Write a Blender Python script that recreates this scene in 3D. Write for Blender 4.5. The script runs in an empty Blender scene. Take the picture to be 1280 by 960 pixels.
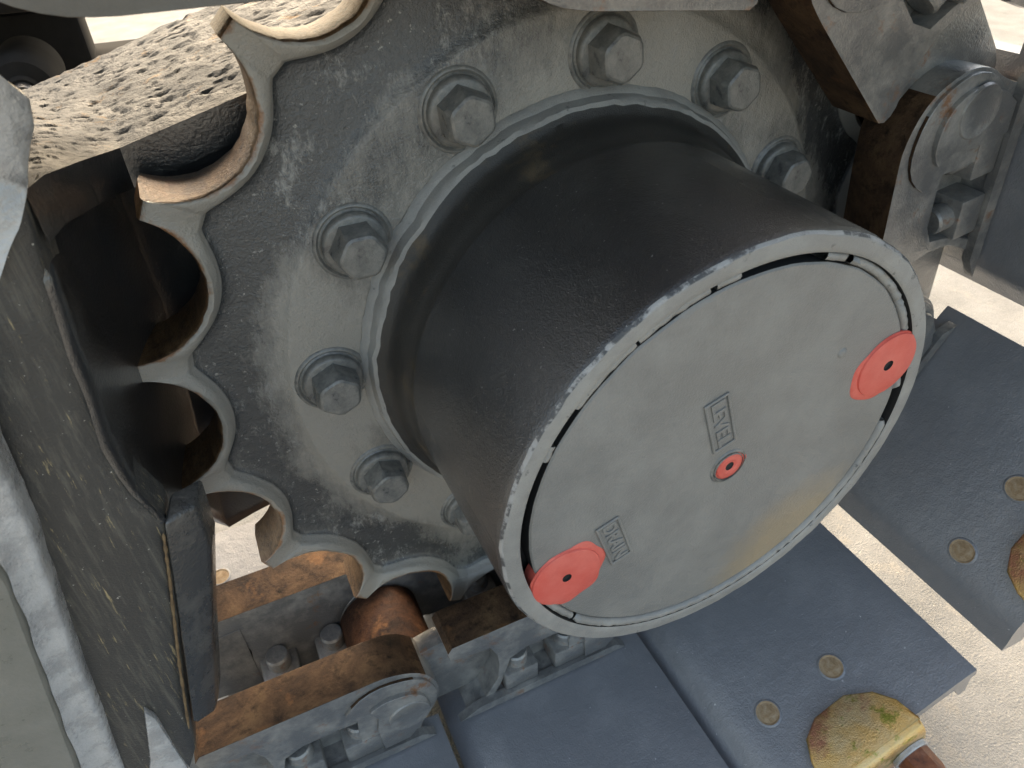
import bpy, bmesh, math, random
from mathutils import Vector, Matrix
from mathutils.geometry import tessellate_polygon
random.seed(7)
S = 0.17            # metres per working unit (bolt-circle radius of the sprocket)
R = math.radians
scn = bpy.context.scene
col = scn.collection

# ------------------------------------------------------------------ camera, sky, sun, exposure
cam_d = bpy.data.cameras.new('camera'); cam = bpy.data.objects.new('camera', cam_d); col.objects.link(cam)
rx = (0.90402426, -0.42696461, -0.02100843); dn = (-0.27972326, -0.55367283, -0.78434769); fw = (0.32325691, 0.71494589, -0.61996561)
C0 = (-1.23676009, -2.06282703, 1.56416082)
cam.matrix_world = Matrix(((rx[0], -dn[0], -fw[0], C0[0]*S), (rx[1], -dn[1], -fw[1], C0[1]*S), (rx[2], -dn[2], -fw[2], C0[2]*S), (0, 0, 0, 1)))
cam_d.sensor_width = 36.0; cam_d.lens = 883.2/1280*36; cam_d.clip_start = 0.01; cam_d.clip_end = 500
cam_d.dof.use_dof = True; cam_d.dof.focus_distance = 0.42; cam_d.dof.aperture_fstop = 18.0
scn.camera = cam
SUN_EL, SUN_AZ = 42.0, 8.0            # azimuth clockwise from +Y (seen from above)
w = bpy.data.worlds.new('World'); scn.world = w; w.use_nodes = True
nt = w.node_tree; sky = nt.nodes.new('ShaderNodeTexSky'); sky.sky_type = 'NISHITA'; sky.sun_disc = False
sky.sun_elevation = R(SUN_EL); sky.sun_rotation = R(SUN_AZ); sky.air_density = 1.0; sky.dust_density = 6.0; sky.ozone_density = 0.4
tint = nt.nodes.new('ShaderNodeMix'); tint.data_type = 'RGBA'; tint.blend_type = 'MULTIPLY'; tint.inputs[0].default_value = 1.0      # thin white haze: warmer, paler sky
tint.inputs[7].default_value = (1.07, 1.0, 0.84, 1)
nt.links.new(sky.outputs[0], tint.inputs[6]); nt.links.new(tint.outputs[2], nt.nodes['Background'].inputs[0]); nt.nodes['Background'].inputs[1].default_value = 0.15
sd = bpy.data.lights.new('sun', 'SUN'); sd.energy = 0.5; sd.angle = R(12); sd.color = (1.0, 0.985, 0.955)
sun = bpy.data.objects.new('sun', sd); col.objects.link(sun)
az = R(SUN_AZ); sdir = Vector((math.sin(az)*math.cos(R(SUN_EL)), math.cos(az)*math.cos(R(SUN_EL)), math.sin(R(SUN_EL))))
sun.rotation_euler = sdir.to_track_quat('Z', 'Y').to_euler(); sun.location = sdir*5
scn.view_settings.view_transform = 'Standard'; scn.view_settings.look = 'None'; scn.view_settings.gamma = 1.0
scn.view_settings.exposure = 1.95
scn.view_settings.use_curve_mapping = False
scn.render.engine = 'CYCLES'

# ------------------------------------------------------------------ materials
def NT(name):
    m = bpy.data.materials.new(name); m.use_nodes = True
    n = m.node_tree; return m, n, n.nodes['Principled BSDF']
def tex(n, scale, detail=6, rough=.6, stretch=None, dist=0.0):
    tc = n.nodes.new('ShaderNodeTexCoord'); mp = n.nodes.new('ShaderNodeMapping')
    if stretch: mp.inputs['Scale'].default_value = stretch
    t = n.nodes.new('ShaderNodeTexNoise'); t.inputs['Scale'].default_value = scale; t.inputs['Detail'].default_value = detail
    t.inputs['Roughness'].default_value = rough; t.inputs['Distortion'].default_value = dist
    n.links.new(tc.outputs['Object'], mp.inputs[0]); n.links.new(mp.outputs[0], t.inputs['Vector'])
    return t.outputs['Fac']
def ramp(n, src, stops):
    r = n.nodes.new('ShaderNodeValToRGB'); e = r.color_ramp.elements
    while len(e) < len(stops): e.new(.5)
    for el, (p, c) in zip(e, stops):
        el.position = p; el.color = (c, c, c, 1) if isinstance(c, (int, float)) else (*c, 1)
    n.links.new(src, r.inputs[0]); return r.outputs[0]
def mix(n, fac, a, b):
    m = n.nodes.new('ShaderNodeMix'); m.data_type = 'RGBA'
    for i, v in ((0, fac), (6, a), (7, b)):
        if isinstance(v, (int, float)): m.inputs[i].default_value = v if i == 0 else (v, v, v, 1)
        elif isinstance(v, tuple): m.inputs[i].default_value = (*v, 1)
        else: n.links.new(v, m.inputs[i])
    return m.outputs[2]
def math_(n, op, a, b=0.0):
    m = n.nodes.new('ShaderNodeMath'); m.operation = op
    for i, v in ((0, a), (1, b)):
        if isinstance(v, (int, float)): m.inputs[i].default_value = v
        else: n.links.new(v, m.inputs[i])
    return m.outputs[0]
def glaze(bs, wgt, rgh=.12, ior=1.9):
    bs.inputs['Coat Weight'].default_value = wgt; bs.inputs['Coat Roughness'].default_value = rgh; bs.inputs['Coat IOR'].default_value = ior
def bump(n, bs, layers, dist=0.002):
    prev = None
    for h, st in layers:
        b = n.nodes.new('ShaderNodeBump'); b.inputs['Strength'].default_value = st; b.inputs['Distance'].default_value = dist
        n.links.new(h, b.inputs['Height'])
        if prev: n.links.new(prev, b.inputs['Normal'])
        prev = b.outputs[0]
    n.links.new(prev, bs.inputs['Normal']); n.links.new(prev, bs.inputs['Coat Normal'])
def setc(n, bs, c, rough=None, metal=None):
    if isinstance(c, tuple): bs.inputs['Base Color'].default_value = (*c, 1)
    else: n.links.new(c, bs.inputs['Base Color'])
    if rough is not None:
        if isinstance(rough, (int, float)): bs.inputs['Roughness'].default_value = rough
        else: n.links.new(rough, bs.inputs['Roughness'])
    if metal is not None: bs.inputs['Metallic'].default_value = metal

def paint(name, base, dust, cover=(.45, .6), rough=(.3, .55), bs1=.25, bs2=.3, fine=900, coarse=90, wear=None, stretch=None, dscale=35, dist=.0012, chips=None, stain=None, gloss=0.0, spec=.5):
    """gloss machine paint with a patchy film of pale dust, optional rust/soil patches and chips"""
    m, n, b = NT(name)
    d = ramp(n, tex(n, dscale, 9, .68, stretch), [(cover[0], 0.0), (cover[1], 1.0)])
    c = mix(n, d, base, dust)
    v = tex(n, 12, 3, .5)
    c = mix(n, math_(n, 'MULTIPLY', v, .35), c, tuple(x*.55 for x in base))
    if wear:
        colr, lo, hi, sc = wear
        wm = ramp(n, tex(n, sc, 8, .7, stretch), [(lo, 0.0), (hi, 1.0)])
        c = mix(n, wm, c, colr)
    if chips:
        colr, lo, hi, sc = chips
        cm = ramp(n, tex(n, sc, 2, .5), [(lo, 0.0), (hi, 1.0)])
        c = mix(n, cm, c, colr)
    if stain:                         # rusty run-off spot around one point of the part
        p_, rad, colr = stain
        tc = n.nodes.new('ShaderNodeTexCoord'); vd = n.nodes.new('ShaderNodeVectorMath'); vd.operation = 'DISTANCE'
        n.links.new(tc.outputs['Object'], vd.inputs[0]); vd.inputs[1].default_value = tuple(q*S for q in p_)
        f_ = math_(n, 'SUBTRACT', math_(n, 'ADD', 1.0, math_(n, 'MULTIPLY', tex(n, 28, 6, .65), .9)), math_(n, 'DIVIDE', vd.outputs['Value'], rad))
        c = mix(n, math_(n, 'MULTIPLY', ramp(n, f_, [(.45, 0.0), (1.0, 1.0)]), .6), c, colr)
    setc(n, b, c, mix(n, d, rough[0], rough[1]))
    bump(n, b, [(tex(n, coarse, 4, .55), bs2), (tex(n, fine, 3, .6), bs1)], dist)
    if gloss: glaze(b, gloss)
    b.inputs['Specular IOR Level'].default_value = spec
    return m
M = {}
M['tube'] = paint('hub_dark_paint', (.022, .023, .0255), (.06, .06, .058), (.5, .8), (.34, .46), .5, .45, 1100, 210, chips=((.3, .3, .29), .72, .76, 620), dist=.0011, gloss=.9)
M['edge'] = paint('chipped_rim_edge', (.42, .41, .39), (.05, .051, .053), (.5, .56), (.25, .4), .5, .5, 900, 150, dscale=75, dist=.0012)
M['tube_soil'] = paint('hub_root_paint', (.038, .036, .032), (.15, .11, .06), (.55, .74), (.4, .7), .4, .3, 1200, 160, dscale=30)
M['cover'] = paint('cover_paint', (.222, .218, .203), (.285, .278, .256), (.4, .64), (.28, .44), .6, .34, 900, 140, stain=((.40, -.925, -.56), .06, (.4, .29, .15)), dist=.0007)
M['ring'] = paint('rim_paint', (.28, .274, .255), (.37, .36, .33), (.4, .6), (.35, .55), .4, .35, 1200, 170, wear=((.1, .1, .1), .62, .7, 160), dist=.0011)
M['bolt'] = paint('bolt_paint', (.105, .105, .1), (.26, .25, .222), (.35, .6), (.25, .45), .35, .22, 900, 200, dscale=150, dist=.0009, gloss=.25)
M['link'] = paint('link_paint', (.13, .129, .125), (.32, .308, .278), (.44, .64), (.28, .5), .3, .45, 700, 80, wear=((.2, .095, .04), .585, .66, 26), dist=.0014, gloss=.7)
M['shoe'] = paint('shoe_paint', (.205, .212, .226), (.27, .276, .287), (.46, .78), (.28, .42), .4, .5, 800, 110, dscale=22, chips=((.5, .5, .5), .74, .78, 260), dist=.0013, gloss=.6)
M['cast'] = paint('rough_casting', (.06, .061, .06), (.125, .126, .124), (.40, .60), (.5, .75), .6, .8, 420, 110, wear=((.16, .1, .045), .585, .68, 42), dist=.002, spec=.12)
M['black'] = paint('frame_black_paint', (.026, .0265, .0275), (.07, .07, .067), (.54, .75), (.28, .48), .3, .35, 600, 60, chips=((.12, .12, .11), .76, .8, 900), dist=.0011, gloss=.8)
M['scuff'] = paint('scuffed_plate_paint', (.055, .053, .049), (.15, .138, .11), (.5, .72), (.3, .5), .4, .35, 900, 120, stretch=(3.2, 3.2, .13), dscale=110, wear=((.38, .3, .16), .61, .68, 150), chips=((.4, .38, .33), .73, .76, 600), dist=.0009)
M['guide'] = paint('guide_plate_paint', (.045, .0445, .042), (.13, .122, .105), (.5, .68), (.26, .48), .4, .4, 700, 230, dist=.0012, wear=((.2, .13, .07), .64, .7, 40), gloss=.5)
M['silver'] = paint('weld_silver_paint', (.36, .355, .345), (.56, .555, .54), (.42, .58), (.18, .36), .3, .8, 500, 45, dist=.002, gloss=.8)
M['khaki'] = paint('khaki_panel_paint', (.2, .195, .165), (.26, .25, .22), (.4, .7), (.26, .4), .15, .15, 700, 60, dist=.0008)
M['upper'] = paint('upper_link_paint', (.15, .148, .136), (.2, .197, .182), (.4, .7), (.35, .5), .3, .3, 700, 60, wear=((.17, .08, .04), .62, .7, 30), dist=.001)

# sprocket paint: light and dark reflections coloured in (mesh attribute), broken up by noise
m, n, b = NT('sprocket_paint')
at_ = n.nodes.new('ShaderNodeAttribute'); at_.attribute_name = 'painted_reflection'
big = tex(n, 15, 2, .5); fin = tex(n, 130, 9, .82, (1.0, 1.0, .42), .2)
k = math_(n, 'ADD', math_(n, 'MULTIPLY', big, 1.1), math_(n, 'MULTIPLY', fin, .75))
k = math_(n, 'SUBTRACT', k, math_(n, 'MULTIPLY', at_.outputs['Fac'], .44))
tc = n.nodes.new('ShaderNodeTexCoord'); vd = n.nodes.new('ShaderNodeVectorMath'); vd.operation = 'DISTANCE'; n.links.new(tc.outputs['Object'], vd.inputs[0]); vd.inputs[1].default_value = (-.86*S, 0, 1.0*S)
k = math_(n, 'SUBTRACT', k, math_(n, 'MULTIPLY', ramp(n, math_(n, 'DIVIDE', vd.outputs['Value'], .15), [(.1, 1.0), (1.0, 0.0)]), .30))     # painted reflection, darker towards the upper left
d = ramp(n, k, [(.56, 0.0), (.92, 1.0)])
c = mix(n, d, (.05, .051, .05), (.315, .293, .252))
sp_ = math_(n, 'ADD', math_(n, 'MULTIPLY', tex(n, 150, 9, .8, (1.0, 1.0, .5), .3), .75), math_(n, 'MULTIPLY', tex(n, 22, 3, .5), .45))
c = mix(n, ramp(n, sp_, [(.66, 0.0), (.78, 1.0)]), c, (.30, .292, .268))  # pale streaks painted in as highlights
c = mix(n, ramp(n, tex(n, 300, 4, .7), [(.62, 0.0), (.72, 1.0)]), c, (.3, .29, .26))
ae_ = n.nodes.new('ShaderNodeAttribute'); ae_.attribute_name = 'rim_edge'
re_ = ramp(n, math_(n, 'ADD', math_(n, 'MULTIPLY', tex(n, 34, 6, .7), .9), math_(n, 'MULTIPLY', ae_.outputs['Fac'], .42)), [(.80, 0.0), (.92, 1.0)])
c = mix(n, re_, c, (.26, .125, .05))
setc(n, b, c, mix(n, d, .22, .42))
glaze(b, .6, .13, 1.75)
bump(n, b, [(tex(n, 38, 4, .55), .45), (tex(n, 240, 5, .7), .6), (tex(n, 1000, 3, .6), .35)], .0015); M['sprocket'] = m

def rust(name, a, b_, c_, rough=.5, metal=.0, sc=40, stretch=None):
    m, n, b = NT(name)
    f = tex(n, sc, 9, .7, stretch, .4)
    c = ramp(n, f, [(.3, a), (.48, b_), (.68, c_)])
    g = ramp(n, tex(n, sc*.45, 5, .6), [(.55, 0.0), (.75, 1.0)])
    c = mix(n, math_(n, 'MULTIPLY', g, .6), c, (.16, .155, .15))
    setc(n, b, c, rough, metal)
    bump(n, b, [(tex(n, 90, 5, .6, stretch), .4), (tex(n, 900, 3, .6), .3)], .0012)
    return m
def rust2(name, a, b_, c_, rough=.5, metal=.0, sc=40, stretch=None):
    m, n, b = NT(name)
    c = ramp(n, tex(n, sc, 10, .75, stretch, .5), [(.36, a), (.5, b_), (.66, c_)])
    c = mix(n, ramp(n, tex(n, sc*5, 6, .7), [(.5, 0.0), (.72, 1.0)]), c, tuple(x*.4 for x in a))
    c = mix(n, ramp(n, tex(n, sc*1.6, 6, .65), [(.60, 0.0), (.74, 1.0)]), c, (.15, .073, .03))
    setc(n, b, c, rough, metal); bump(n, b, [(tex(n, 60, 6, .65), .6), (tex(n, 500, 4, .65), .5)], .0016)
    if rough > .6: b.inputs['Specular IOR Level'].default_value = .15
    return m
M['rust'] = rust('rusty_steel', (.05, .026, .013), (.15, .078, .035), (.27, .15, .065), .42)
M['rust_rail'] = rust2('rusty_rail', (.022, .014, .010), (.068, .039, .021), (.12, .074, .038), .7, 0, 24)
M['rust_tooth'] = rust2('worn_tooth_steel', (.036, .02, .010), (.125, .07, .031), (.21, .132, .07), .45, .15, 38, (1.6, .35, 1.6))
M['bushing'] = rust2('rusty_bushing', (.022, .012, .009), (.055, .025, .013), (.1, .05, .024), .7, 0, 30)
M['boltrust'] = rust('rusty_bolt', (.06, .02, .01), (.2, .065, .025), (.34, .13, .05), .55, 0, 60)
M['soil'] = rust('dried_soil', (.15, .1, .055), (.25, .175, .1), (.32, .25, .17), .9, 0, 160)
m, n, b = NT('red_plug_paint'); c = mix(n, ramp(n, tex(n, 60, 6), [(.4, 0.0), (.7, 1.0)]), (.66, .105, .075), (.72, .16, .12))
setc(n, b, c, .42); bump(n, b, [(tex(n, 160, 4), .25), (tex(n, 1200, 2), .2)], .0007); M['red'] = m
m, n, b = NT('hole_black'); setc(n, b, (.012, .012, .012), .8); M['hole'] = m
m, n, b = NT('yellow_zinc')
c = mix(n, ramp(n, tex(n, 32, 7, .65, None, .6), [(.36, 0.0), (.62, 1.0)]), (.8, .5, .16), (.72, .55, .3))
c = mix(n, ramp(n, tex(n, 48, 6, .7), [(.54, 0.0), (.62, 1.0)]), c, (.3, .3, .05))
c = mix(n, ramp(n, tex(n, 20, 6, .7), [(.52, 0.0), (.64, 1.0)]), c, (.48, .22, .13))
setc(n, b, c, .3, .75); bump(n, b, [(tex(n, 130, 5), .5), (tex(n, 900, 3), .5)], .0011); M['zinc'] = m
m, n, b = NT('concrete')
c = ramp(n, tex(n, 9, 8, .62), [(.3, (.17, .168, .158)), (.55, (.235, .231, .217)), (.75, (.29, .285, .268))])
c = mix(n, ramp(n, tex(n, 330, 3, .6), [(.62, 0.0), (.7, 1.0)]), c, (.2, .185, .155))
c = mix(n, ramp(n, tex(n, 420, 3, .6), [(.6, 0.0), (.72, 1.0)]), c, (.42, .4, .35))
c = mix(n, ramp(n, tex(n, 30, 5, .6), [(.56, 0.0), (.66, 1.0)]), c, (.27, .255, .225))
setc(n, b, c, .9); bump(n, b, [(tex(n, 60, 6), .5), (tex(n, 500, 4), .6)], .004); M['ground'] = m
M['weldrust'] = rust('rusty_weld', (.05, .035, .02), (.15, .095, .045), (.24, .17, .085), .7, 0, 120)
m, n, b = NT('black_rubber'); setc(n, b, mix(n, tex(n, 60), (.012, .012, .012), (.03, .029, .027)), .95); b.inputs['Specular IOR Level'].default_value = .1; M['rubber'] = m
M['hole_soil'] = rust('hole_soil', (.2, .13, .065), (.33, .23, .13), (.42, .33, .22), .9, 0, 160)

# ------------------------------------------------------------------ mesh helpers (all coordinates in working units)
def finish(bm, name, mats, parent=None, smooth=35, loc=(0, 0, 0), rot=None):
    for v in bm.verts: v.co *= S
    me = bpy.data.meshes.new(name); bm.to_mesh(me); bm.free()
    for mm in (mats if isinstance(mats, (list, tuple)) else [mats]): me.materials.append(mm)
    if smooth: 
        for p in me.polygons: p.use_smooth = True
        me.set_sharp_from_angle(angle=R(smooth))
    o = bpy.data.objects.new(name, me); col.objects.link(o)
    if parent: o.parent = parent
    o.location = Vector(loc)*S
    if rot: o.rotation_euler = rot
    return o
def empty(name, loc=(0, 0, 0), rot=(0, 0, 0), label=None, cat=None, group=None):
    o = bpy.data.objects.new(name, None); o.empty_display_size = .03; col.objects.link(o)
    o.location = Vector(loc)*S; o.rotation_euler = rot
    if label: o['label'] = label
    if cat: o['category'] = cat
    if group: o['group'] = group
    return o
def bevel(bm, wdt, seg=2, ang=30):
    bmesh.ops.recalc_face_normals(bm, faces=bm.faces)
    es = [e for e in bm.edges if len(e.link_faces) == 2 and e.calc_face_angle(0) > R(ang)]
    if es: bmesh.ops.bevel(bm, geom=es, offset=wdt, segments=seg, affect='EDGES', profile=.5, clamp_overlap=True)
def prism(bm, outer, y0, y1, holes=(), mp=None):
    """polygon in (a, z), extruded along y from y0 to y1"""
    mp = mp or (lambda a, y, z: (a, y, z))
    loops = [list(outer)]+[list(h) for h in holes]
    flat = [p for l in loops for p in l]
    f = [bm.verts.new(mp(p[0], y0, p[1])) for p in flat]; k = [bm.verts.new(mp(p[0], y1, p[1])) for p in flat]
    for t in tessellate_polygon([[Vector((p[0], p[1], 0)) for p in l] for l in loops]):
        for vs in ([f[i] for i in t], [k[i] for i in reversed(t)]):
            try: bm.faces.new(vs)
            except ValueError: pass
    i0 = 0
    for l in loops:
        for i in range(len(l)):
            a, c = i0+i, i0+(i+1) % len(l)
            try: bm.faces.new((f[a], f[c], k[c], k[a]))
            except ValueError: pass
        i0 += len(l)
    bmesh.ops.recalc_face_normals(bm, faces=bm.faces)
def pocket(bm, outer, hole, y0, ym, y1):
    """solid slab with a blind pocket in its y0 face"""
    fo, fh = [bm.verts.new((p[0], y0, p[1])) for p in outer], [bm.verts.new((p[0], y0, p[1])) for p in hole]
    bo, mh = [bm.verts.new((p[0], y1, p[1])) for p in outer], [bm.verts.new((p[0], ym, p[1])) for p in hole]
    al = fo+fh
    for t in tessellate_polygon([[Vector((p[0], p[1], 0)) for p in outer], [Vector((p[0], p[1], 0)) for p in hole]]): bm.faces.new([al[i] for i in t])
    bm.faces.new(bo); bm.faces.new(mh)
    for A, B in ((fo, bo), (fh, mh)):
        for i in range(len(A)): bm.faces.new((A[i], A[(i+1) % len(A)], B[(i+1) % len(A)], B[i]))
    bmesh.ops.recalc_face_normals(bm, faces=bm.faces)
def lathe(bm, prof, n=128, a0=0.0, a1=360.0, cx=0.0, cz=0.0, mat=None):
    """profile of (radius, y) turned about the Y axis"""
    full = abs(a1-a0-360) < 1e-6; cnt = n if full else n+1
    rings = []
    for r, y in prof:
        if r < 1e-6: rings.append([bm.verts.new((cx, y, cz))])
        else: rings.append([bm.verts.new((cx+r*math.cos(R(a0+(a1-a0)*i/n)), y, cz+r*math.sin(R(a0+(a1-a0)*i/n)))) for i in range(cnt)])
    for j in range(len(prof)-1):
        A, B = rings[j], rings[j+1]
        for i in range(n):
            i2 = (i+1) % cnt
            if len(A) == 1 and len(B) == 1: continue
            vs = (A[0], B[i2], B[i]) if len(A) == 1 else ((A[i], A[i2], B[0]) if len(B) == 1 else (A[i], A[i2], B[i2], B[i]))
            fc = bm.faces.new(vs)
            if mat: fc.material_index = mat(j)
    return rings
def box(bm, x0, x1, y0, y1, z0, z1):
    prism(bm, [(x0, z0), (x1, z0), (x1, z1), (x0, z1)], y0, y1)
def arc(cx, cz, r, a0, a1, n): return [(cx+r*math.cos(R(a0+(a1-a0)*i/n)), cz+r*math.sin(R(a0+(a1-a0)*i/n))) for i in range(n+1)]
def grid(bm, rows):
    V = [[bm.verts.new(p) for p in r] for r in rows]
    for i in range(len(V)-1):
        for j in range(len(V[0])-1): bm.faces.new((V[i][j], V[i][j+1], V[i+1][j+1], V[i+1][j]))
    return V
def jitter(bm, amt, sc, axes=(1, 1, 1)):
    from mathutils import noise
    for v in bm.verts:
        d = noise.noise_vector(v.co*sc); v.co += Vector((d.x*amt*axes[0], d.y*amt*axes[1], d.z*amt*axes[2]))

# ------------------------------------------------------------------ setting: ground
bm = bmesh.new(); g = 700
grid(bm, [[(-g, -g, 0), (g, -g, 0)], [(-g, g, 0), (g, g, 0)]])
o = finish(bm, 'ground', M['ground'], None, None, (0, 0, -2.32)); o['kind'] = 'structure'

# ------------------------------------------------------------------ track frame (left)
fr = empty('undercarriage', (-1.7, 0, -1), (0, 0, 0), 'black track frame end with scuffed side plate left of the toothed sprocket', 'undercarriage')
FO = Vector((1.7, 0, 1))
def fpart(bm, name, mats, smooth=35):
    for v in bm.verts: v.co += FO
    return finish(bm, name, mats, fr, smooth)
def lerp(a, b, t): return tuple(a[i]+(b[i]-a[i])*t for i in range(len(a)))
def poly_at(pts, t):
    t *= len(pts)-1; i = min(int(t), len(pts)-2); return lerp(pts[i], pts[i+1], t-i)
# rough cast arm: sloping top surface with real thickness
bm = bmesh.new()
front = [(-1.567, -.354, .988), (-1.545, -.2, .965), (-1.49, .05, .905), (-1.41, .25, .86), (-1.2, .25, .914), (-.9, .25, .992), (-.3, .25, 1.1)]
back = [(-1.78, 1.3, .80), (-1.74, 1.3, .81), (-1.68, 1.3, .825), (-1.5, 1.3, .875), (-1.15, 1.3, .985), (-.85, 1.3, 1.06), (-.2, 1.3, 1.2)]
rows = []
NJ = 150
top = []
from mathutils import noise as _nz
for i in range(111):
    u = i/110; row = []
    for j in range(NJ+1):
        p = Vector(lerp(poly_at(front, j/NJ), poly_at(back, j/NJ), u))
        h = _nz.fractal(p*16, 1.0, 2.0, 5)*.006+max(0, _nz.noise(Vector((p.x*18+p.y*8, p.y*28, 3)))-.32)*-.04+max(0, _nz.noise(Vector((p.x*34, p.y*44, 8)))-.28)*-.03
        row.append((p.x, p.y, p.z+h*min(1, u/.12)))
    top.append(row)
low = [[(p[0], p[1], p[2]-.12) for p in top[0]]]+top+[[(p[0], p[1], p[2]-.3) for p in top[-1]]]
grid(bm, low)
for f in bm.faces:
    if min(v.co.z for v in f.verts) < max(v.co.z for v in f.verts)-.09 and f.calc_center_median().y < .6: f.material_index = 1
fpart(bm, 'cast_arm', [M['cast'], M['black']], 40)
# dark end bulkhead: lip under the arm, concave scoop, back wall behind the sprocket
crease = [(-1.565, -.352, .975), (-1.609, -.38, .696), (-1.641, -.42, .34), (-1.625, -.44, .18), (-1.585, -.45, .06)]
wall = [(-1.40, .27, .80), (-1.43, .3, .55), (-1.46, .3, .2), (-1.50, .3, -.3), (-1.53, .3, -.79)]
far = [(-.3, .3, 1.02), (-.3, .3, .5), (-.3, .3, .1), (-.3, .3, -.3), (-.3, .3, -.45)]
bm = bmesh.new(); rows = []
for i in range(33):
    v = i/32; c_, w_, f_ = poly_at(crease, v), poly_at(wall, v), poly_at(far, v)
    row = []
    for j in range(17):
        t = j/16
        ctrl = lerp(lerp(c_, w_, .5), (w_[0]-.08, w_[1]-.1, (c_[2]+w_[2])/2), .9)      # pulls the scoop inwards
        a_, b_ = lerp(c_, ctrl, t), lerp(ctrl, w_, t); q_ = lerp(a_, b_, t)
        f0 = poly_at(front[:4], t); k_ = min(1, max(0, (v-.2)/.5)); k_ = k_*k_*(3-2*k_); k_ = max(k_, 1-min(1, t/.3))
        row.append((f0[0]-.035*(1-k_)+(q_[0]-f0[0])*k_+.002, f0[1]+.02*(1-k_)+(q_[1]-f0[1])*k_, q_[2]))
    row += [lerp(w_, f_, t) for t in (.1, .3, .6, 1)]
    rows.append(row)
# the top row butts under the arm's lower front edge
ft = [poly_at(front[:4], j/16) for j in range(17)]+[poly_at(front[3:], t) for t in (.1, .3, .6, 1)]
lip = [[(p[0]-.035, p[1]+.02, p[2]-d) for p in ft] for d in (.02, .05, .09, .13)]
grid(bm, lip+rows[5:]); jitter(bm, .008, 6)
bulk = fpart(bm, 'end_bulkhead', M['black'], 70)
so = bulk.modifiers.new('thickness', 'SOLIDIFY'); so.thickness = .05*S; so.offset = -1.0 if False else 1.0
# scuffed side plate
bm = bmesh.new()
edge = crease+[(-1.62, -.462, -.12), (-1.70, -.48, -.5), (-1.775, -.5, -.845), (-1.80, -.505, -.98), (-1.855, -.51, -1.1), (-1.9, -.515, -1.25)]
rows = []
for i in range(60):
    p = poly_at(edge, i/59)
    rows.append([(p[0]+.012, p[1]+.14, p[2]), (p[0]-.002, p[1]+.008, p[2])]+[(p[0]-d, p[1]-.004-(.012 if d > .03 else 0), p[2]) for d in (.012, .05, .12, .2, .3, .5, .9)])
grid(bm, rows); jitter(bm, .006, 4)
fpart(bm, 'side_plate', M['scuff'], 50)
# guide plate hanging beside the link rail, its rusty weld line
def slab(bm, q, d):
    """quad q (4 points, front) with thickness vector d"""
    f = [bm.verts.new(p) for p in q]; k = [bm.verts.new(Vector(p)+Vector(d)) for p in q]
    bm.faces.new(f); bm.faces.new(k[::-1])
    for i in range(len(q)): bm.faces.new((f[i], f[(i+1) % len(q)], k[(i+1) % len(q)], k[i]))
    bmesh.ops.recalc_face_normals(bm, faces=bm.faces)
bm = bmesh.new()
slab(bm, [(-1.588, -.455, .055), (-1.50, -.40, .03), (-1.512, -.40, -.16), (-1.60, -.41, -.5), (-1.695, -.42, -.90), (-1.715, -.43, -.935), (-1.762, -.495, -.865), (-1.77, -.505, -.83), (-1.70, -.487, -.5)], (.03, .1, .02))
bevel(bm, .014, 3); bmesh.ops.triangulate(bm, faces=[f for f in bm.faces if len(f.verts) > 4])
fpart(bm, 'guide_plate', M['guide'])
def bead(bm, pts, r, n=8, wob=.3):
    rows = []
    m_ = 40
    for i in range(m_+1):
        p = Vector(poly_at(pts, i/m_)); q = Vector(poly_at(pts, min(1, i/m_+.01)))-Vector(poly_at(pts, max(0, i/m_-.01)))
        q.normalize(); u = q.cross(Vector((0, 1, .2))).normalized(); v = q.cross(u); rr = r*(1+wob*math.sin(i*1.9)+wob*random.uniform(-.6, .6))
        if i in (0, m_): rr *= .2
        rows.append([tuple(p+(u*math.cos(2*math.pi*k/n)+v*math.sin(2*math.pi*k/n))*rr) for k in range(n)])
    V = [[bm.verts.new(p) for p in r_] for r_ in rows]
    for i in range(m_):
        for k in range(n): bm.faces.new((V[i][k], V[i][(k+1) % n], V[i+1][(k+1) % n], V[i+1][k]))
bm = bmesh.new(); bead(bm, [(-1.597, -.462, .03), (-1.635, -.472, -.15), (-1.715, -.495, -.5), (-1.785, -.514, -.84)], .0048, 8, .25)
fpart(bm, 'weld_bead', M['weldrust'], 80)
# pale flame-cut edge of the outer panel, and the khaki panel itself
Rt = [(-1.76, -.49, .75), (-1.81, -.5, .48), (-1.839, -.5, .219), (-1.912, -.5, -.226), (-2.011, -.5, -.939), (-2.06, -.5, -1.25)]
Lf = [(-1.86, -.52, .62), (-1.916, -.52, .338), (-1.93, -.52, .121), (-2.007, -.52, -.292), (-2.1, -.52, -.806), (-2.17, -.52, -1.15)]
bm = bmesh.new(); rows = []
for i in range(61):
    r_, l_ = Vector(poly_at(Rt, i/60)), Vector(poly_at(Lf, i/60)); row = []
    wb = _nz.noise(Vector((i*.35, 1, 0)))*.006; wl = _nz.noise(Vector((i*.3, 7, 0)))*.006
    for t, h in ((-.02, -.05), (0, .0), (.06, .028), (.18, .034), (.34, .028), (.5, .03), (.66, .03), (.82, .036), (.95, .044), (1.0, .03), (1.03, .0)):
        p = r_.lerp(l_, t); k = _nz.noise(Vector((i*.5, t*5, 2)))*.004
        row.append((p.x+(wb if t < .3 else (wl if t > .8 else 0)), p.y-h-k, p.z))
    rows.append(row)
grid(bm, rows); fpart(bm, 'cut_edge', M['silver'], 70)
bm = bmesh.new()
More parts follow.
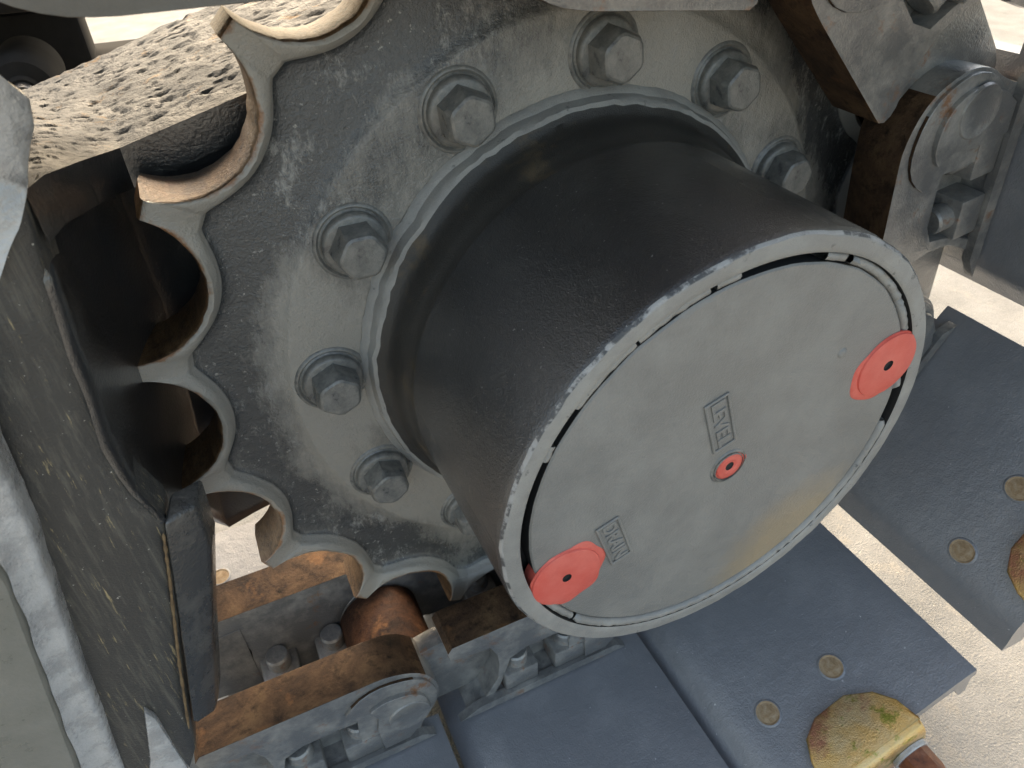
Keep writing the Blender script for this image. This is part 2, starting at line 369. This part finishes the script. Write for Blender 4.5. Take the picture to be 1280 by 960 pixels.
rows = [[(Lf[i][0]+.02, Lf[i][1]-.004, Lf[i][2]), (Lf[i][0]-.01, Lf[i][1]-.045, Lf[i][2]), (Lf[i][0]-.3, Lf[i][1]-.05, Lf[i][2]), (Lf[i][0]-.9, Lf[i][1]-.05, Lf[i][2])] for i in range(6)]
grid(bm, rows); fpart(bm, 'outer_panel', M['khaki'])
# pale cut end at the top of the side plate
bm = bmesh.new()
slab(bm, [(-1.52, -.41, 1.235), (-1.487, -.36, 1.165), (-1.50, -.355, 1.11), (-1.555, -.36, 1.0), (-1.60, -.40, .93), (-1.67, -.43, .84), (-1.9, -.44, .84), (-1.9, -.44, 1.25)], (-.02, .11, -.02))
bmesh.ops.triangulate(bm, faces=bm.faces); bmesh.ops.subdivide_edges(bm, edges=bm.edges, cuts=5, use_grid_fill=True); jitter(bm, .007, 9)
fpart(bm, 'plate_end', M['silver'], 60)
bm = bmesh.new()
slab(bm, [(-1.862, -.53, -.63), (-1.846, -.53, -.69), (-1.85, -.53, -1.1), (-1.87, -.53, -1.2), (-2.0, -.53, -1.1), (-1.93, -.53, -.9)], (0, .03, 0)); bevel(bm, .008, 2)
bmesh.ops.triangulate(bm, faces=bm.faces); fpart(bm, 'gusset', M['silver'])

# ------------------------------------------------------------------ drive sprocket
NTO, PITCH = 19, 360/19
TIP0 = 131.94
sp = empty('drive_sprocket', (0, 0, 0), (0, 0, 0), 'large grey toothed drive sprocket with rust-worn notches behind the hub', 'sprocket')
RP, RN, RT = 1.636, .241, 1.6
cm_ = (RP**2+RN**2-RT**2)/(2*RP*RN); PHM = math.acos(cm_)
cols = []      # (angle, radius, tooth phase)
for k in range(NTO):
    base = TIP0+k*PITCH
    for i in range(27):
        ph = -PHM+2*PHM*i/26
        x = RP-RN*math.cos(ph); y = RN*math.sin(ph); r = math.hypot(x, y); a = base+PITCH/2+math.degrees(math.atan2(y, x))
        cols.append((a, r+random.uniform(-.003, .003)))
def rim_r(a):
    u = ((a-TIP0)/PITCH) % 1; d = R((u-.5)*PITCH)*1.0; q = .285**2-(RP*math.sin(d))**2
    r1 = RP*math.cos(d)-math.sqrt(q) if q > 0 else 9
    return -math.log(math.exp(-40*r1)+math.exp(-40*1.446))/40 if r1 < 5 else 1.446
bm = bmesh.new(); bm.verts.layers.float.new('painted_reflection'); bm.verts.layers.float.new('rim_edge')
zl, ze = bm.verts.layers.float['painted_reflection'], bm.verts.layers.float['rim_edge']
R_ = []
for a, r in cols:
    rb = rim_r(a); ca, sa = math.cos(R(a)), math.sin(R(a))
    prof = [(.7, 0.004), (1.0, 0), (1.128, 0), (1.142, .003), (1.152, .016), (1.19, .020), (1.26, .030), (rb-.07, .034), (rb-.03, .034), (rb-.010, .027), (rb+.004, -.008), (rb+.014, -.020), (r-.022, -.030), (r-.007, -.026), (r, -.012), (r, .06), (r, .14), (r-.012, .192), (rb-.02, .205), (1.0, .21), (.6, .21)]
    R_.append([bm.verts.new((q*ca, y, q*sa)) for q, y in prof])
for i in range(len(R_)):
    A, B = R_[i], R_[(i+1) % len(R_)]
    for j in range(len(A)-1):
        f = bm.faces.new((A[j], B[j], B[j+1], A[j+1]))
        if 13 <= j <= 17: f.material_index = 1
for c_ in R_:
    for v, z in zip(c_[12:], (.75, 1, 1)): v[ze] = z
    for v, z in zip(c_, (0, 0, 0, 0, .15, .42, .8, 1, 1, 1, -2, -2, -2, -2)): v[zl] = z  # painted reflections: dark band inside the rim, pale rim
bmesh.ops.recalc_face_normals(bm, faces=bm.faces)
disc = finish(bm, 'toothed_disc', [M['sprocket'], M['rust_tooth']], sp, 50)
# bolts: hex head with chamfer on a thick washer
def hexbolt_mesh():
    bm = bmesh.new(); n = 48; rw = .0875
    def hexr(a):
        a = (a % 60)-30; return rw*math.cos(R(30))/math.cos(R(a))
    prof = [(1.0, 0, 0), (1.0, -.070, 0), (.97, -.080, 0), (.90, -.092, 1), (.80, -.097, 1), (.4, -.0985, 1)]
    rings = []
    for s_, y, rd in prof:
        rings.append([bm.verts.new(((min(hexr(i*360/n), rw*.93)*s_ if rd else hexr(i*360/n)*s_)*math.cos(R(i*360/n)), y+(0 if rd or y == 0 else max(0, (hexr(i*360/n)-rw*.9))*1.2), (min(hexr(i*360/n), rw*.93)*s_ if rd else hexr(i*360/n)*s_)*math.sin(R(i*360/n)))) for i in range(n)])
    for a, b_ in zip(rings, rings[1:]):
        for i in range(n): bm.faces.new((a[i], a[(i+1) % n], b_[(i+1) % n], b_[i]))
    bm.faces.new(rings[-1]); bmesh.ops.recalc_face_normals(bm, faces=bm.faces)
    return bm
hb = hexbolt_mesh(); wbm = bmesh.new()
lathe(wbm, [(.04, -.034), (.094, -.034), (.103, -.029), (.106, -.02), (.106, -.006), (.112, -.001), (.120, -.008), (.127, -.006), (.133, .004)], 48)
b0 = w0 = None
for k in range(12):
    a = R(27.28+30*k); p = (1.0*math.cos(a), -.028, 1.0*math.sin(a))
    rz = random.uniform(0, 60)
    if b0 is None:
        b0 = finish(hb, 'bolt', M['bolt'], sp, 28, p); w0 = finish(wbm, 'washer', M['bolt'], b0, 50, (0, .028, 0)); bb = b0
    else:
        bb = b0.copy(); col.objects.link(bb); bb.parent = sp; bb.location = Vector(p)*S
        ww = w0.copy(); col.objects.link(ww); ww.parent = bb
    bb.rotation_euler = (0, R(rz), 0)

# ------------------------------------------------------------------ travel hub
hub = empty('travel_hub', (0, -.47, 0), (0, 0, 0), 'dark cylindrical hub drum with pale round cover and red plugs', 'hub')
HO = (0, .47, 0)
bm = bmesh.new()
prof = [(.60, .0), (.895, .0), (.888, -.012), (.872, -.022), (.868, -.04), (.862, -.058), (.848, -.066), (.828, -.072), (.812, -.09), (.804, -.12), (.798, -.16), (.790, -.19), (.782, -.205), (.779, -.24), (.778, -.5), (.777, -.80), (.776, -.905), (.772, -.926), (.764, -.935), (.757, -.936), (.735, -.936), (.719, -.936), (.714, -.932), (.714, -.86), (.60, -.86)]
prof2 = []
for (r0, y0), (r1, y1) in zip(prof, prof[1:]):
    nseg = max(1, int(abs(y1-y0)/.06))
    prof2 += [(r0+(r1-r0)*i/nseg, y0+(y1-y0)*i/nseg) for i in range(nseg)]
prof2.append(prof[-1])
def hm(j):
    y = (prof2[j][1]+prof2[j+1][1])/2; r = (prof2[j][0]+prof2[j+1][0])/2
    if y > -.064: return 2
    if y > -.225: return 1
    if y < -.918 and r > .7605: return 5
    if y < -.93: return 3
    if r < .73: return 4
    return 0
rg = lathe(bm, prof2, 180, mat=hm)
for v in bm.verts:
    rr = math.hypot(v.co.x, v.co.z)
    if rr > .74 and v.co.y < -.9:           # uneven, hammered outer arris
        k = _nz.noise(Vector((v.co.x*9, v.co.z*9, 1)))*.006+_nz.noise(Vector((v.co.x*26, v.co.z*26, 4)))*.003
        v.co.x *= 1+k; v.co.z *= 1+k; v.co.y += k*.8
    elif rr > .80 and v.co.y > -.08:
        k = _nz.noise(Vector((v.co.x*8, v.co.z*8, 9)))*.006+_nz.noise(Vector((v.co.x*30, v.co.z*30, 2)))*.006; v.co.x *= 1+k; v.co.z *= 1+k; v.co.y += k*1.2
bmesh.ops.recalc_face_normals(bm, faces=bm.faces)
finish(bm, 'hub_shell', [M['tube'], M['tube_soil'], M['ring'], M['ring'], M['hole'], M['edge']], hub, 40, HO)
# cover plate
bm = bmesh.new()
pr = [(0.0, -.9275), (.2, -.9272), (.45, -.9262), (.66, -.925), (.676, -.924), (.681, -.919), (.681, -.86)]
lathe(bm, pr, 128, mat=lambda j: 1 if j >= 5 else 0)
for v in bm.verts:
    if math.hypot(v.co.x, v.co.z) > .67: 
        k = 1+_nz.noise(v.co*14)*.004; v.co.x *= k; v.co.z *= k
bmesh.ops.recalc_face_normals(bm, faces=bm.faces)
cover = finish(bm, 'cover_plate', [M['cover'], M['hole']], hub, 40, HO)
# paint-clogged retaining ring: only the groove stretches that are filled; the gaps stay open and dark
gaps = [(75.0, 98.2), (104.0, 105.7), (123.2, 124.0), (141.7, 151.4), (155.4, 199.5), (220.4, 222.0), (352.5, 364), (66.5, 68.0), (8.5, 13)]
gs = sorted((a % 360, b_ % 360) if a < 360 and b_ <= 360 else (a, b_) for a, b_ in gaps)
gs = [(8.5, 13), (66.5, 68.0), (75.0, 98.2), (104.0, 105.7), (123.2, 124.0), (141.7, 151.4), (155.4, 199.5), (220.4, 222.0), (352.5, 364.0)]
bm = bmesh.new()
for (a, b_), (c_, d_) in zip(gs, gs[1:]+[(368.5, 373)]):
    n_ = max(3, int((c_-b_)/1.2))
    rows = []
    rough_ = 1.0 if (b_ < 75 or b_ > 360) else .35
    for i in range(n_+1):
        an = b_+(c_-b_)*i/n_; ca, sa = math.cos(R(an)), math.sin(R(an)); k = _nz.noise(Vector((an*.45, 3, 1)))*.020*rough_+_nz.noise(Vector((an*.9, 8, 1)))*.018*rough_
        lowr = 1 if 222 < an < 352 else 0
        yb = -.921-.010*lowr
        e_ = .7 if i in (0, n_) else 1
        rows.append([(q*ca, y, q*sa) for q, y in ((.683, -.87), (.684, yb*e_-.87*(1-e_)+.012), (.688, yb-k*.6), (.698, yb-.004-k), (.708, yb-k*.5-.002), (.7125, yb+.008), (.713, -.87))])
    grid(bm, rows)
bmesh.ops.recalc_face_normals(bm, faces=bm.faces)
finish(bm, 'retaining_ring', M['ring'], hub, 60, HO)
# red plugs, lying proud in the cover
def plug(cx, cz, r, yf, hole, spill):
    bm = bmesh.new()
    lathe(bm, [(.0, min(yf+.014, -.9287)), (hole*.9, min(yf+.014, -.9287)), (hole, yf+.002), (hole*1.5, yf+.001), (r*.5, yf), (r*.9, yf), (r*.975, yf+.003), (r, yf+.009), (r, yf+.06)], 56, mat=lambda j: 1 if j < 2 else 0)
    for v in bm.verts:
        if v.co.y < yf+.02: v.co.y += _nz.noise(Vector((v.co.x*18, v.co.z*18, cx*9)))*.0022
        v.co.x += cx; v.co.z += cz
    bmesh.ops.recalc_face_normals(bm, faces=bm.faces)
    p = finish(bm, 'drain_plug', [M['red'], M['hole']], cover, 40)
    # spilt red paint around the plug, a thin film lying on the cover
    bm = bmesh.new(); n_ = 64; ins, mid, out = [], [], []
    for i in range(n_):
        a = 360*i/n_; d = spill(a); ca, sa = math.cos(R(a)), math.sin(R(a))
        for lst, rr, y in ((ins, r*.98, -.9295), (mid, r+max(.002, d-.006), -.9300), (out, r+max(.004, d), -.9262)):
            lst.append(bm.verts.new((cx+rr*ca, y, cz+rr*sa)))
    for A, B in ((ins, mid), (mid, out)):
        for i in range(n_): bm.faces.new((A[i], A[(i+1) % n_], B[(i+1) % n_], B[i]))
    bmesh.ops.recalc_face_normals(bm, faces=bm.faces)
    finish(bm, 'paint_spill', M['red'], cover, 60)
    return p
def lobe(a, c_, w_, h): 
    d = abs((a-c_+180) % 360-180); return h*max(0, 1-(d/w_)**2)+.003*math.sin(R(a*7))
p1 = plug(-.562, -.218, .118, -.9375, .016, lambda a: lobe(a, 40, 60, .022)+lobe(a, -60, 70, .02))
p1['label'] = 'large red plug beside the lower plate, its paint spilling over the ring'
p2 = plug(.588, .192, .120, -.9375, .019, lambda a: lobe(a, 215, 75, .026))
p2['label'] = 'large red plug cutting the cover edge on the right'
p3 = plug(.004, .0, .050, -.9335, .016, lambda a: lobe(a, -10, 60, .018) if abs((a+10+180) % 360-180) < 60 else 0)
p3['label'] = 'small red plug at the middle of the cover'
bm = bmesh.new(); lathe(bm, [(.0505, -.9345), (.0535, -.933), (.0545, -.9285), (.059, -.9285), (.060, -.9325), (.064, -.9315), (.067, -.926)], 48)
bmesh.ops.recalc_face_normals(bm, faces=bm.faces); finish(bm, 'plug_collar', M['bolt'], cover, 50)
# cast name tiles with raised letters
def tile(cx, cz, ang, ln, wd, text):
    mw = lambda a, y, z: (cx+a*math.cos(R(ang))-z*math.sin(R(ang)), y, cz+a*math.sin(R(ang))+z*math.cos(R(ang)))
    bm = bmesh.new(); l2, w2, t = ln/2, wd/2, .0085
    prism(bm, [(-l2, -w2), (l2, -w2), (l2, w2), (-l2, w2)], -.926, -.9335, [[(-l2+t, -w2+t), (-l2+t, w2-t), (l2-t, w2-t), (l2-t, -w2+t)]], mw)
    bevel(bm, .0034, 3)
    tl = finish(bm, 'name_tile', M['cover'], cover, 40)
    cu = bpy.data.curves.new('letters', 'FONT'); cu.body = text; cu.size = .064; cu.extrude = .0016; cu.bevel_depth = .0014; cu.bevel_resolution = 2; cu.align_x = 'CENTER'; cu.align_y = 'CENTER'; cu.offset = .0006
    to = bpy.data.objects.new('letters', cu); col.objects.link(to)
    bpy.context.view_layer.update()
    me = bpy.data.meshes.new_from_object(to.evaluated_get(bpy.context.evaluated_depsgraph_get())); bpy.data.objects.remove(to)
    wx = max(v.co.x for v in me.vertices)-min(v.co.x for v in me.vertices); fx = (ln-.026)/wx
    bm = bmesh.new(); bm.from_mesh(me); bpy.data.meshes.remove(me)
    for v in bm.verts: v.co = Vector(mw(v.co.x*fx, -.9285-v.co.z, v.co.y*.98))
    bmesh.ops.recalc_face_normals(bm, faces=bm.faces)
    finish(bm, 'raised_letters', M['cover'], cover, 40)
tile(-.068, .200, -71, .222, .086, 'LEVEL')
tile(-.397, -.143, -71, .212, .082, 'DRAIN')
# small casting nub on the cover
bm = bmesh.new(); lathe(bm, [(0, -.932), (.010, -.932), (.016, -.929), (.019, -.925)], 20, cx=.36, cz=.31); bmesh.ops.recalc_face_normals(bm, faces=bm.faces)
finish(bm, 'casting_nub', M['cover'], cover, 80)

# ------------------------------------------------------------------ track: links and shoes
PL = 1.05; PIN = 1.62
def link_meshes(long_rail=False):
    out = {}
    recess = [(.39, -.175), (.94, -.175), (.95, -.06), (.90, .04), (.82, .10), (.70, .12), (.56, .12), (.48, .08), (.455, -.02), (.43, -.1)]
    body = [(.20 if long_rail else .365, .36), (.86, .36)]+arc(.915, .10, .26, 92, -42, 14)+[(1.07, -.14), (1.04, -.215), (.24, -.222), (.34, -.17), (.41, -.05), (.425, .06), (.41, .16), (.38, .24)]+([(.25, .25), (.185, .27), (.178, .33)] if long_rail else [(.348, .285), (.338, .315), (.343, .343)])
    bm = bmesh.new()
    pocket(bm, body, recess[::-1], -.38, -.27, -.17)
    # inner end, set back for the neighbour's outer end
    prism(bm, [(.42, .26), (.42, -.2), (.1, -.2)]+arc(0, 0, .2, -100, -260, 10)+[(.05, .215), (.15, .24)], -.262, -.165)
    # raised plateaus round the pin
    bevel(bm, .018, 3, 25)
    b2 = bmesh.new()
    prism(b2, [(.80, -.16), (.79, .02), (.795, .14)]+arc(.94, .095, .222, 146, -38, 14)+[(1.05, -.1), (1.0, -.16)], -.394, -.36)
    prism(b2, [(.88, -.15), (.872, .02), (.885, .11)]+arc(.955, .075, .155, 130, -36, 14)+[(1.06, -.08), (1.0, -.15)], -.412, -.385)
    bevel(b2, .011, 4, 40)
    me_ = bpy.data.meshes.new('tmp'); b2.to_mesh(me_); b2.free(); bm.from_mesh(me_); bpy.data.meshes.remove(me_)
    prism(bm, [(.19, -.222), (1.12, -.222), (1.06, -.165), (.30, -.165)], -.415, -.375)
    for f in bm.faces:
        c = f.calc_center_median()
        f.normal_update()
        if f.normal.z > .35 and c.z > .26 and c.y > -.388: f.material_index = 1
    jitter(bm, .006, 7)
    lathe(bm, [(0, -.4135), (.084, -.4135), (.089, -.417), (.096, -.417), (.102, -.405)], 32, cx=1.02, cz=.04)
    bmesh.ops.recalc_face_normals(bm, faces=bm.faces)
    out['plate'] = bm
    bm = bmesh.new(); box(bm, -.09, .09, -.075, .075, -.165, -.035); bevel(bm, .014, 2)
    b2 = bmesh.new(); 
    for y0, r0 in ((-.035, .055),):
        rings = [[bm.verts.new((r*math.cos(2*math.pi*k/20), r*math.sin(2*math.pi*k/20), z)) for k in range(20)] for r, z in ((.058, -.04), (.058, .03), (.05, .04), (.03, .041))]
        for a, b_ in zip(rings, rings[1:]):
            for k in range(20): bm.faces.new((a[k], a[(k+1) % 20], b_[(k+1) % 20], b_[k]))
        bm.faces.new(rings[-1])
    b2.free(); bmesh.ops.recalc_face_normals(bm, faces=bm.faces)
    out['nut'] = bm
    bm = bmesh.new(); lathe(bm, [(.0, -.165), (.185, -.165), (.2, -.15), (.2, .19), (.185, .205), (0, .205)], 40, cx=PL); bmesh.ops.recalc_face_normals(bm, faces=bm.faces)
    out['bushing'] = bm
    return out
LM = link_meshes()
LM2 = link_meshes(True)
for q in ('nut', 'bushing'): LM2[q].free()
plate_me = finish(LM['plate'], 'link_plate', [M['link'], M['rust_rail']], None, 45)
long_me = finish(LM2['plate'], 'link_plate', [M['link'], M['rust_rail']], None, 45)
nut_me = finish(LM['nut'], 'nut', M['link'], None, 35)
bush_me = finish(LM['bushing'], 'bushing', M['bushing'], None, 40)
protos = (plate_me, long_me, nut_me, bush_me)
def mirrored(me):
    q = me.copy()
    for v in q.vertices: v.co.y = .045*S-v.co.y
    q.flip_normals(); return q
mir = mirrored(plate_me.data); long_pair = (long_me.data, mirrored(long_me.data))
up_me = []
for q in long_pair:
    q = q.copy(); q.materials[0] = M['upper']; up_me.append(q)
LG, SG = 'links of the track chain', 'shoes of the track chain'
def inst(me, name, parent, loc=(0, 0, 0)):
    o = bpy.data.objects.new(name, me); col.objects.link(o); o.parent = parent; o.location = Vector(loc)*S; return o
def link(pin, tilt, label, upper=False):
    t = empty('track_link', (pin[0], 0, pin[1]), (0, -R(tilt), 0), label, 'track link', LG)
    for side, me in ((0, plate_me.data), (1, mir)):
        p = inst(me, 'link_plate', t)
        if tilt in (0.0, 180.0): p.data = up_me[side] if upper else long_pair[side]
        for sx in (.53, .80): inst(nut_me.data, 'nut', p, (sx, -.325 if side == 0 else .16, 0))
    inst(bush_me.data, 'bushing', t)
    return t
def shoe_mesh(s0, s1):
    bm = bmesh.new()
    def prof(a, b_):
        top_ = [(a, -.33), (a+.05, -.305), (a+.10, -.268), (a+.15, -.241), (a+.22, -.233), (b_-.12, -.233), (b_-.05, -.236), (b_, -.245)]
        bot = [(b_, -.30), (b_-.03, -.31), (b_-.05, -.44), (b_-.09, -.44), (b_-.12, -.31), (.64, -.30), (.61, -.44), (.57, -.44), (.54, -.30), (a+.2, -.30), (a+.16, -.32), (a+.1, -.46), (a+.05, -.46), (a+.01, -.36)]
        return top_+bot
    prism(bm, prof(s0, s1), -1.41, -.315); prism(bm, prof(s0, s1-.08), -.3149, .2549); prism(bm, prof(s0, s1), .255, 1.35)
    bmesh.ops.remove_doubles(bm, verts=bm.verts, dist=1e-5)
    bevel(bm, .012, 2, 25)
    bmesh.ops.recalc_face_normals(bm, faces=bm.faces)
    return bm
hole_bm = bmesh.new()
V_ = [[hole_bm.verts.new((r*math.cos(2*math.pi*k/28), r*math.sin(2*math.pi*k/28)*1.05, z)) for k in range(28)] for r, z in ((.062, -.2345), (.058, -.2285), (.052, -.2265), (.047, -.229), (.045, -.2318), (.030, -.2295), (.012, -.2285))]
for a, b_ in zip(V_, V_[1:]):
    for k in range(28):
        f = hole_bm.faces.new((a[k], a[(k+1) % 28], b_[(k+1) % 28], b_[k])); f.material_index = 1 if a is V_[3] or a is V_[4] or a is V_[5] or a is V_[2] else 0
f = hole_bm.faces.new(V_[-1]); f.material_index = 1
bmesh.ops.recalc_face_normals(hole_bm, faces=hole_bm.faces)
hole_o = finish(hole_bm, 'bolt_hole', [M['shoe'], M['hole_soil']], None, 50)
def shoe(pin, tilt, s0, s1, label):
    t = empty('track_shoe', (pin[0], 0, pin[1]), (0, -R(tilt), 0), label, 'track shoe', SG)
    pl = finish(shoe_mesh(s0, s1), 'shoe_plate', M['shoe'], t, 40)
    for sx in (.30, .67):
        for y in (-1.065, 1.0): inst(hole_o.data, 'bolt_hole', t, (sx, y, 0))
    return t
def pinpt(deg, r=PIN): return (r*math.cos(R(deg)), r*math.sin(R(deg)))
seq = [  # pin, tilt, shoe range, link label, shoe label
 ((-2.06, -1.62), 0.0, (.10, 1.165), 'rusty-topped grey track link at the bottom left beside the guide plate', 'grey track shoe under the bottom-left track link'),
 ((-1.0, -1.62), 0.0, (.135, 1.225), 'grey track link with two nuts in its pocket, directly below the hub drum', 'flat grey track shoe between the bottom-left shoe and the one with the whole yellow clip'),
 (pinpt(-86), 22.95, (.0, 1.15), 'track link hidden behind the lower right of the hub drum', 'blue-grey track shoe with two soil-filled holes and a whole yellow clip'),
 (pinpt(-48.1), 60.85, (.04, 1.18), 'track link behind the right edge of the pale hub cover', 'steep dark track shoe at the right edge with the cut-off yellow clip'),
 (pinpt(-10.2), 98.75, (.09, 1.2), 'upright grey track link with round pin boss right of the sprocket', 'dark upright track shoe behind the pin boss at the right edge'),
 (pinpt(27.7), 136.65, (.13, 1.2), 'leaning track link with rusty edge over the sprocket at top right', 'track shoe of the leaning link, just above the top right corner'),
 (pinpt(65.6), 174.55, (.12, 1.18), 'track link crossing above the top of the sprocket', 'upper track shoe over the sprocket, next to the leaning one'),
 ((-.42, 1.655), 180.0, (.12, 1.16), 'upper run track link with grey face above the rough cast arm', 'upper track shoe over the rough cast arm'),
 ((-1.48, 1.655), 180.0, (.12, 1.16), 'upper run track link leaving the frame at top left', 'upper track shoe at the far left of the upper run'),
]
for pin, tilt, (s0, s1), ll, sl in seq:
    link(pin, tilt, ll, tilt == 180.0); shoe(pin, tilt, s0, s1, sl)
for o in protos: bpy.data.objects.remove(o)
bpy.data.objects.remove(hole_o)

# yellow zinc pad clips hooked over the shoe ends
def clip(pin, tilt, label):
    t = empty('pad_clip', (pin[0], 0, pin[1]), (0, -R(tilt), 0), label, 'clip', 'yellow clips on the shoe ends')
    shape = [(.30, -1.43), (.315, -1.33), (.36, -1.25), (.45, -1.20), (.62, -1.195), (.73, -1.25), (.785, -1.33), (.80, -1.43)]
    bm = bmesh.new(); rows = []
    N_ = 16
    bendp = [(-1.43, -.196), (-1.455, -.202), (-1.472, -.222), (-1.478, -.25), (-1.478, -.34), (-1.478, -.46)]
    bendi = [(-1.43, -.23), (-1.436, -.236), (-1.44, -.25), (-1.44, -.30), (-1.44, -.36), (-1.44, -.46)]
    # tongue
    prism(bm, [(p[0], p[1]) for p in shape], -.231, -.196, (), lambda a, y, z: (a, z, y))
    prism(bm, [(y, z) for y, z in bendp]+[(y, z) for y, z in bendi[::-1]], .30, .80, (), lambda a, y, z: (y, a, z))
    bmesh.ops.remove_doubles(bm, verts=bm.verts, dist=1e-4)
    bevel(bm, .009, 2, 40); jitter(bm, .004, 12)
    finish(bm, 'hook_plate', M['zinc'], t, 50)
    bm = hexbolt_mesh()
    for v in bm.verts: v.co = Vector((v.co.x*.9+.70, v.co.y*1.3-1.50, v.co.z*.9-.36))
    finish(bm, 'bolt', M['boltrust'], t, 28)
    bm = bmesh.new(); lathe(bm, [(.02, -1.502), (.085, -1.502), (.09, -1.497), (.09, -1.48)], 32, cx=.70, cz=-.36); bmesh.ops.recalc_face_normals(bm, faces=bm.faces)
    finish(bm, 'washer', M['silver'], t, 40)
clip(pinpt(-86), 22.95, 'yellow zinc clip with rusty bolt on the shoe end at bottom right')
clip(pinpt(-48.1), 60.85, 'yellow zinc clip cut off by the right edge of the picture')

# ------------------------------------------------------------------ dark undercarriage far behind, top left
cf = empty('carrier_roller', (-1.80, 1.95, .70), (0, 0, 0), 'dark carrier roller behind the cast arm at top left', 'roller')
bm = bmesh.new(); lathe(bm, [(0, -.25), (.06, -.25), (.07, -.22), (.12, -.2), (.14, -.15), (.14, .25), (0, .25)], 40); bmesh.ops.recalc_face_normals(bm, faces=bm.faces)
finish(bm, 'roller_drum', M['rubber'], cf, 40)
bm = bmesh.new(); lathe(bm, [(0, -.29), (.04, -.29), (.05, -.27), (.05, -.24)], 24); bmesh.ops.recalc_face_normals(bm, faces=bm.faces)
finish(bm, 'hub_cap', M['black'], cf, 40)
xf = empty('carbody', (-1.6, 2.6, .3), (0, 0, 0), 'dark carbody beams seen past the cast arm at top left', 'carbody')
for (x0, x1, y0, y1, z0, z1) in ((-1.9, .045, 0, .5, -.8, .57), (.0, .9, .1, .6, -1.2, .29), (-1.6, .13, -.75, .7, .68, .78), (-.5, -.1, -.35, 0, -.4, .36)):  # the thin high box is a deck slab added to shade the roller
    bm = bmesh.new(); box(bm, x0, x1, y0, y1, z0, z1); bevel(bm, .03, 2); finish(bm, 'beam_or_shade_slab', M['rubber'], xf)
bpy.context.view_layer.update()
